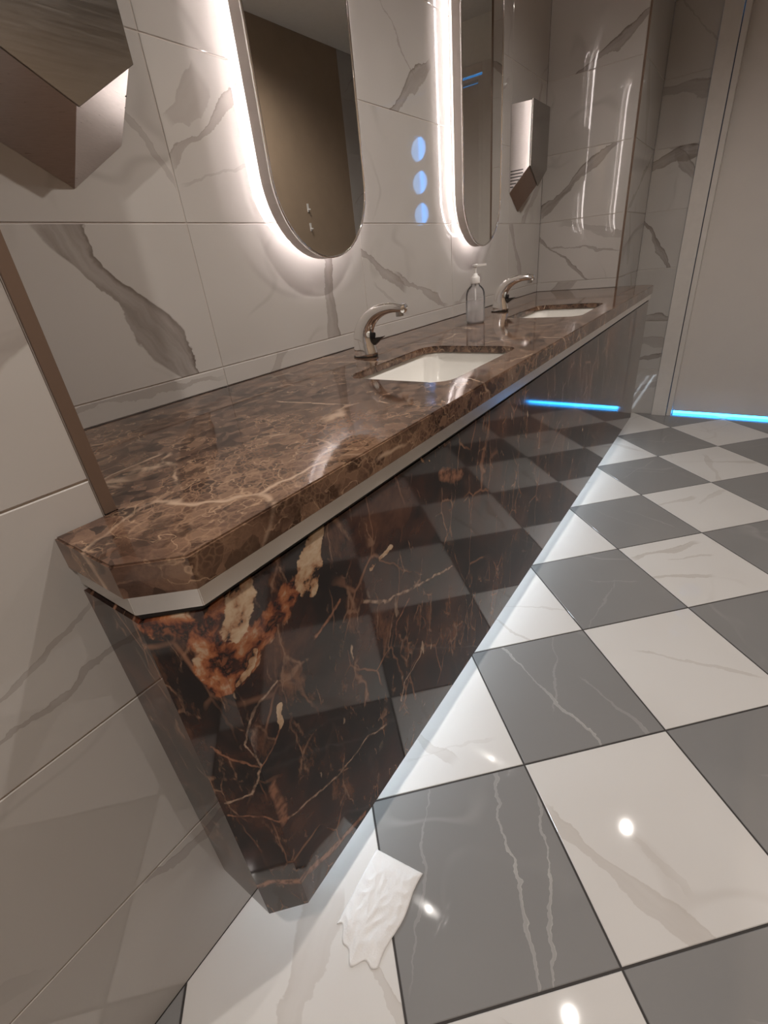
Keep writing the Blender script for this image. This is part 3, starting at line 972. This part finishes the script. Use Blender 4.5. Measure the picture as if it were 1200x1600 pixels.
# ------------------------------------------------------------------ soap pump bottle
def lathe(bm, prof, n=32, cap0=True, cap1=True):
    rg = [[bm.verts.new((r * math.cos(2 * PI * k / n), r * math.sin(2 * PI * k / n), z)) for k in range(n)] for r, z in prof]
    for a, b in zip(rg, rg[1:]):
        for k in range(n):
            bm.faces.new([a[k - 1], a[k], b[k], b[k - 1]])
    if cap0: bm.faces.new(rg[0])
    if cap1: bm.faces.new(rg[-1])
sb = empty('soap_bottle', (1.600, 0.252, H))
tag(sb, 'clear plastic soap bottle with white pump standing on the worktop', 'bottle')
bm = bmesh.new()
lathe(bm, [(0.030, 0.0005), (0.034, 0.003), (0.0355, 0.010), (0.036, 0.09), (0.035, 0.105), (0.031, 0.118), (0.022, 0.128), (0.0155, 0.133), (0.0145, 0.142)], cap1=False)
from_bm('bottle_body', bm, M['bottle'], sb, True)
pump = empty('pump'); pump.parent = sb
bm = bmesh.new()
lathe(bm, [(0.0165, 0.138), (0.0170, 0.140), (0.0165, 0.158), (0.0150, 0.160), (0.009, 0.166), (0.0075, 0.172)], 24)
from_bm('collar', bm, M['white_plastic'], pump, True)
bm = bmesh.new()
lathe(bm, [(0.0045, 0.168), (0.0045, 0.192), (0.009, 0.194), (0.010, 0.200), (0.008, 0.203)], 20)
box(bm, -0.006, 0.042, -0.0055, 0.0055, 0.1945, 0.2015)
nz = from_bm('nozzle', bm, M['white_plastic'], pump)
nz.rotation_euler = (0, 0, math.radians(-42))
bm = bmesh.new()
lathe(bm, [(0.003, 0.006), (0.003, 0.139)], 12)
from_bm('dip_tube', bm, M['white_plastic'], pump, True)

# ------------------------------------------------------------------ back-lit pill mirrors
def stadium(R, half, n=28):
    """outline of half width R, straight part from -half to +half"""
    out = [(R * math.cos(PI * k / n), half + R * math.sin(PI * k / n)) for k in range(n + 1)]
    out += [(R * math.cos(PI + PI * k / n), -half + R * math.sin(PI + PI * k / n)) for k in range(n + 1)]
    return out
MR, MZ0, MZ1 = 0.184, 1.138, 2.20
MHALF = (MZ1 - MZ0) / 2 - MR
MD = 0.072          # how far the glass stands off the wall
def band(bm, inner, outer_, y0, y1):
    n = len(inner)
    q = [[bm.verts.new((p[0], y, p[1])) for p in pts] for pts, y in ((outer_, y0), (outer_, y1), (inner, y1), (inner, y0))]
    for a in range(4):
        for k in range(n):
            b = (a + 1) % 4
            bm.faces.new([q[a][k - 1], q[a][k], q[b][k], q[b][k - 1]])
def make_mirror():
    root = empty('wall_mirror')
    bm = bmesh.new()
    prism(bm, stadium(MR - 0.004, MHALF), -MD + 0.004, -MD + 0.0005, lambda a, b, h: (a, h, b))
    from_bm('mirror_glass', bm, M['mirror'], root)
    bm = bmesh.new()
    band(bm, stadium(MR - 0.0030, MHALF), stadium(MR, MHALF), -MD + 0.0042, -0.036)
    from_bm('rim', bm, M['rim_metal'], root, False)
    bm = bmesh.new()
    band(bm, stadium(MR - 0.0038, MHALF), stadium(MR + 0.0005, MHALF), -MD - 0.0012, -MD + 0.004)
    bmesh.ops.bevel(bm, geom=[e for e in bm.edges if e.calc_face_angle(0) > 1.0], offset=0.0012, segments=2, affect='EDGES')
    from_bm('bezel', bm, M['chrome'], root, True)
    bm = bmesh.new()
    prism(bm, stadium(MR - 0.004, MHALF), -MD + 0.0045, -MD + 0.007, lambda a, b, h: (a, h, b))
    from_bm('back_plate', bm, M['dark_metal'], root)
    bm = bmesh.new()
    prism(bm, stadium(MR - 0.050, MHALF), -MD + 0.007, -0.0005, lambda a, b, h: (a, h, b))
    from_bm('mount_box', bm, M['white_plastic'], root)
    bm = bmesh.new()
    band(bm, stadium(MR - 0.0495, MHALF), stadium(MR - 0.0465, MHALF), -0.0530, -0.0508)
    from_bm('light_ring', bm, M['halo'], root)
    bm = bmesh.new()
    band(bm, stadium(MR - 0.0495, MHALF), stadium(MR - 0.0465, MHALF), -0.0185, -0.0125)
    from_bm('streak_ring', bm, M['streak_glow'], root)  # second ring, added only to show bright in grazing reflections
    return root
zc = (MZ0 + MZ1) / 2
m1 = make_mirror()
m1.location = (0.943, YB, zc)
tag(m1, 'back-lit pill-shaped wall mirror above the sink nearest the camera', 'mirror', 'back-lit wall mirrors')
m2 = copy_tree(m1)
m2.location = (1.947, YB, zc)
tag(m2, 'back-lit pill-shaped wall mirror farther away, next to the far hand dryer', 'mirror', 'back-lit wall mirrors')

# ------------------------------------------------------------------ steel hand dryers with pointed bottom
def make_dryer():
    root = empty('hand_dryer')
    W, D, zt = 0.115, 0.098, 1.69
    wall_s, wall_c, fr_s, fr_c = 1.354, 1.281, 1.446, 1.374
    bm = bmesh.new()
    d1 = D - 0.004
    b_ = [(-W, wall_s), (0, wall_c), (W, wall_s), (W, zt), (-W, zt)]
    f_ = [(-W, fr_s + 0.004), (0, fr_c + 0.004), (W, fr_s + 0.004), (W, zt - 0.004), (-W, zt - 0.004)]
    A = [bm.verts.new((x, -0.001, z)) for x, z in b_]
    F = [bm.verts.new((x, -d1, z)) for x, z in f_]
    bm.faces.new(A[::-1])
    bm.faces.new(F)
    for k in range(5):
        j = (k + 1) % 5
        if k in (0, 1):
            continue
        bm.faces.new([A[k], A[j], F[j], F[k]])
    from_bm('body', bm, M['steel'], root)
    for k, nm in ((0, 'underside_left'), (1, 'underside_right')):
        bm = bmesh.new()
        j = k + 1
        q = [(b_[k][0], -0.001, b_[k][1]), (b_[j][0], -0.001, b_[j][1]), (f_[j][0], -d1, f_[j][1]), (f_[k][0], -d1, f_[k][1])]
        lo = [bm.verts.new((x, y, z)) for x, y, z in q]
        hi = [bm.verts.new((x * 0.97, y, z + 0.006)) for x, y, z in q]
        bm.faces.new(lo)
        bm.faces.new(hi[::-1])
        for t in range(4):
            bm.faces.new([lo[t], lo[(t + 1) % 4], hi[(t + 1) % 4], hi[t]])
        from_bm('underside', bm, M['steel'], root)
    bm = bmesh.new()
    e = 0.0025
    prism(bm, [(-W - e, fr_s), (0, fr_c), (W + e, fr_s), (W + e, zt + 0.001), (-W - e, zt + 0.001)], -D - 0.004, -D, lambda a, b, h: (a, h, b))
    bmesh.ops.bevel(bm, geom=bm.edges[:], offset=0.0008, segments=1, affect='EDGES')
    from_bm('front_cover', bm, M['steel_cover'], root)
    for s_ in (-1, 1):
        for k in range(6):
            z = 1.375 + k * 0.0125
            ymax = min(0.066, 0.012 + (z - wall_s - 0.006) / (fr_s - wall_s) * D - 0.008)
            if ymax < 0.008:
                continue
            xs = sorted((s_ * (W - 0.003), s_ * (W + 0.0004)))
            boxo('vent_slot', (xs[0], xs[1], -ymax, -0.004, z, z + 0.0042), M['black'], root)
    return root
d1_ = make_dryer()
d1_.location = (0.337, YB, 0)
tag(d1_, 'brushed steel hand dryer with pointed bottom, nearest, left of the mirrors', 'hand dryer', 'steel hand dryers')
d2_ = copy_tree(d1_)
d2_.location = (2.525, YB, 0)
tag(d2_, 'brushed steel hand dryer with pointed bottom, right of the far mirror', 'hand dryer', 'steel hand dryers')

# ------------------------------------------------------------------ crumpled paper towel on the floor
bm = bmesh.new()
NU, NV = 46, 30
c00, c10, c11, c01 = Vector((0.030, -0.178)), Vector((0.187, -0.168)), Vector((0.201, -0.277)), Vector((0.020, -0.282))
def hgt(u, v):
    from mathutils import noise as nz_
    a = nz_.noise(Vector((u * 3.1, v * 2.6, 3.3))) * 0.5 + 0.5
    b = abs(nz_.noise(Vector((u * 6.0 + v * 2, v * 7.0, 9.1))))
    e = min(u, 1 - u, v, 1 - v)
    k = min(1, e * 6 + 0.15)
    return 0.0012 + k * (0.006 * a + 0.0045 * (1 - b) ** 3 * 0.8)
grid = []
for i in range(NU + 1):
    row = []
    for j in range(NV + 1):
        u, v = i / NU, j / NV
        p = (c00 * (1 - u) + c10 * u) * (1 - v) + (c01 * (1 - u) + c11 * u) * v
        ragged = 0.012 * math.sin(v * 7.0 + 1.0) * (1 - u) ** 3 + 0.006 * math.sin(v * 19) * (1 - u) ** 4
        p = p + Vector((ragged, 0.003 * math.sin(u * 9) * v))
        row.append(bm.verts.new((p.x, p.y, hgt(u, v))))
    grid.append(row)
for i in range(NU):
    for j in range(NV):
        bm.faces.new([grid[i][j], grid[i + 1][j], grid[i + 1][j + 1], grid[i][j + 1]])
pp = from_bm('paper_towel', bm, M['paper'], None, True)
sol = pp.modifiers.new('thick', 'SOLIDIFY')
sol.thickness = 0.0008
sol.offset = 1
tag(pp, 'crumpled white paper towel lying on the floor below the cabinet corner', 'paper towel')

# ------------------------------------------------------------------ two white pieces on the brown wall, added to read as glints in the mirror
for k, z in enumerate((1.498, 1.386)):
    gp = empty('glint_piece', (2.617, YO, z))
    boxo('plate', (-0.008, 0.008, 0.0005, 0.005, -0.024, 0.024), M['white_plastic'], gp, bevel=0.0012)
    boxo('stub', (-0.005, 0.005, 0.005, 0.022, -0.014, -0.006), M['white_plastic'], gp, bevel=0.001)
    tag(gp, 'small white piece added as a mirror glint on the brown wall, %s of the two' % ('upper' if k == 0 else 'lower'), 'glint piece', 'glint pieces')

# ------------------------------------------------------------------ recessed ceiling downlights
def make_downlight():
    root = empty('downlight')
    bm = bmesh.new()
    lathe(bm, [(0.055, 0.0), (0.055, -0.004), (0.046, -0.006), (0.034, -0.002), (0.019, 0.012)], 36, False, False)
    from_bm('trim_ring', bm, M['lamp_trim'], root, True)
    bm = bmesh.new()
    lathe(bm, [(0.018, 0.002), (0.018, 0.0035)], 28)
    from_bm('lens', bm, M['lens'], root)
    return root
proto = make_downlight()
spots = [((0.892, -0.589), DOWNLIGHT_W, 'over the floor by the sink nearest the camera'), ((1.997, -0.652), DOWNLIGHT_W, 'over the floor by the farther sink'),
         ((-0.50, -0.600), DOWNLIGHT_W, 'over the floor at the near end of the counter'), ((-1.50, -0.600), DOWNLIGHT_W, 'over the floor farthest from the door')]
lamps = [proto] + [copy_tree(proto) for _ in spots[1:]]
for o, ((x, y), watts, where) in zip(lamps, spots):
    o.location = (x, y, CEIL - 0.004)
    tag(o, 'round recessed white ceiling downlight ' + where, 'downlight', 'ceiling downlights')
    ld = bpy.data.lights.new('downlight_beam', 'SPOT')
    ld.energy = watts * 10
    ld.color = (1.0, 0.935, 0.875)
    ld.spot_size = math.radians(152)
    ld.spot_blend = 0.85
    ld.shadow_soft_size = 0.016
    lo = bpy.data.objects.new('downlight_beam', ld)
    col.objects.link(lo)
    lo.location = (0, 0, -0.012)
    lo.parent = o
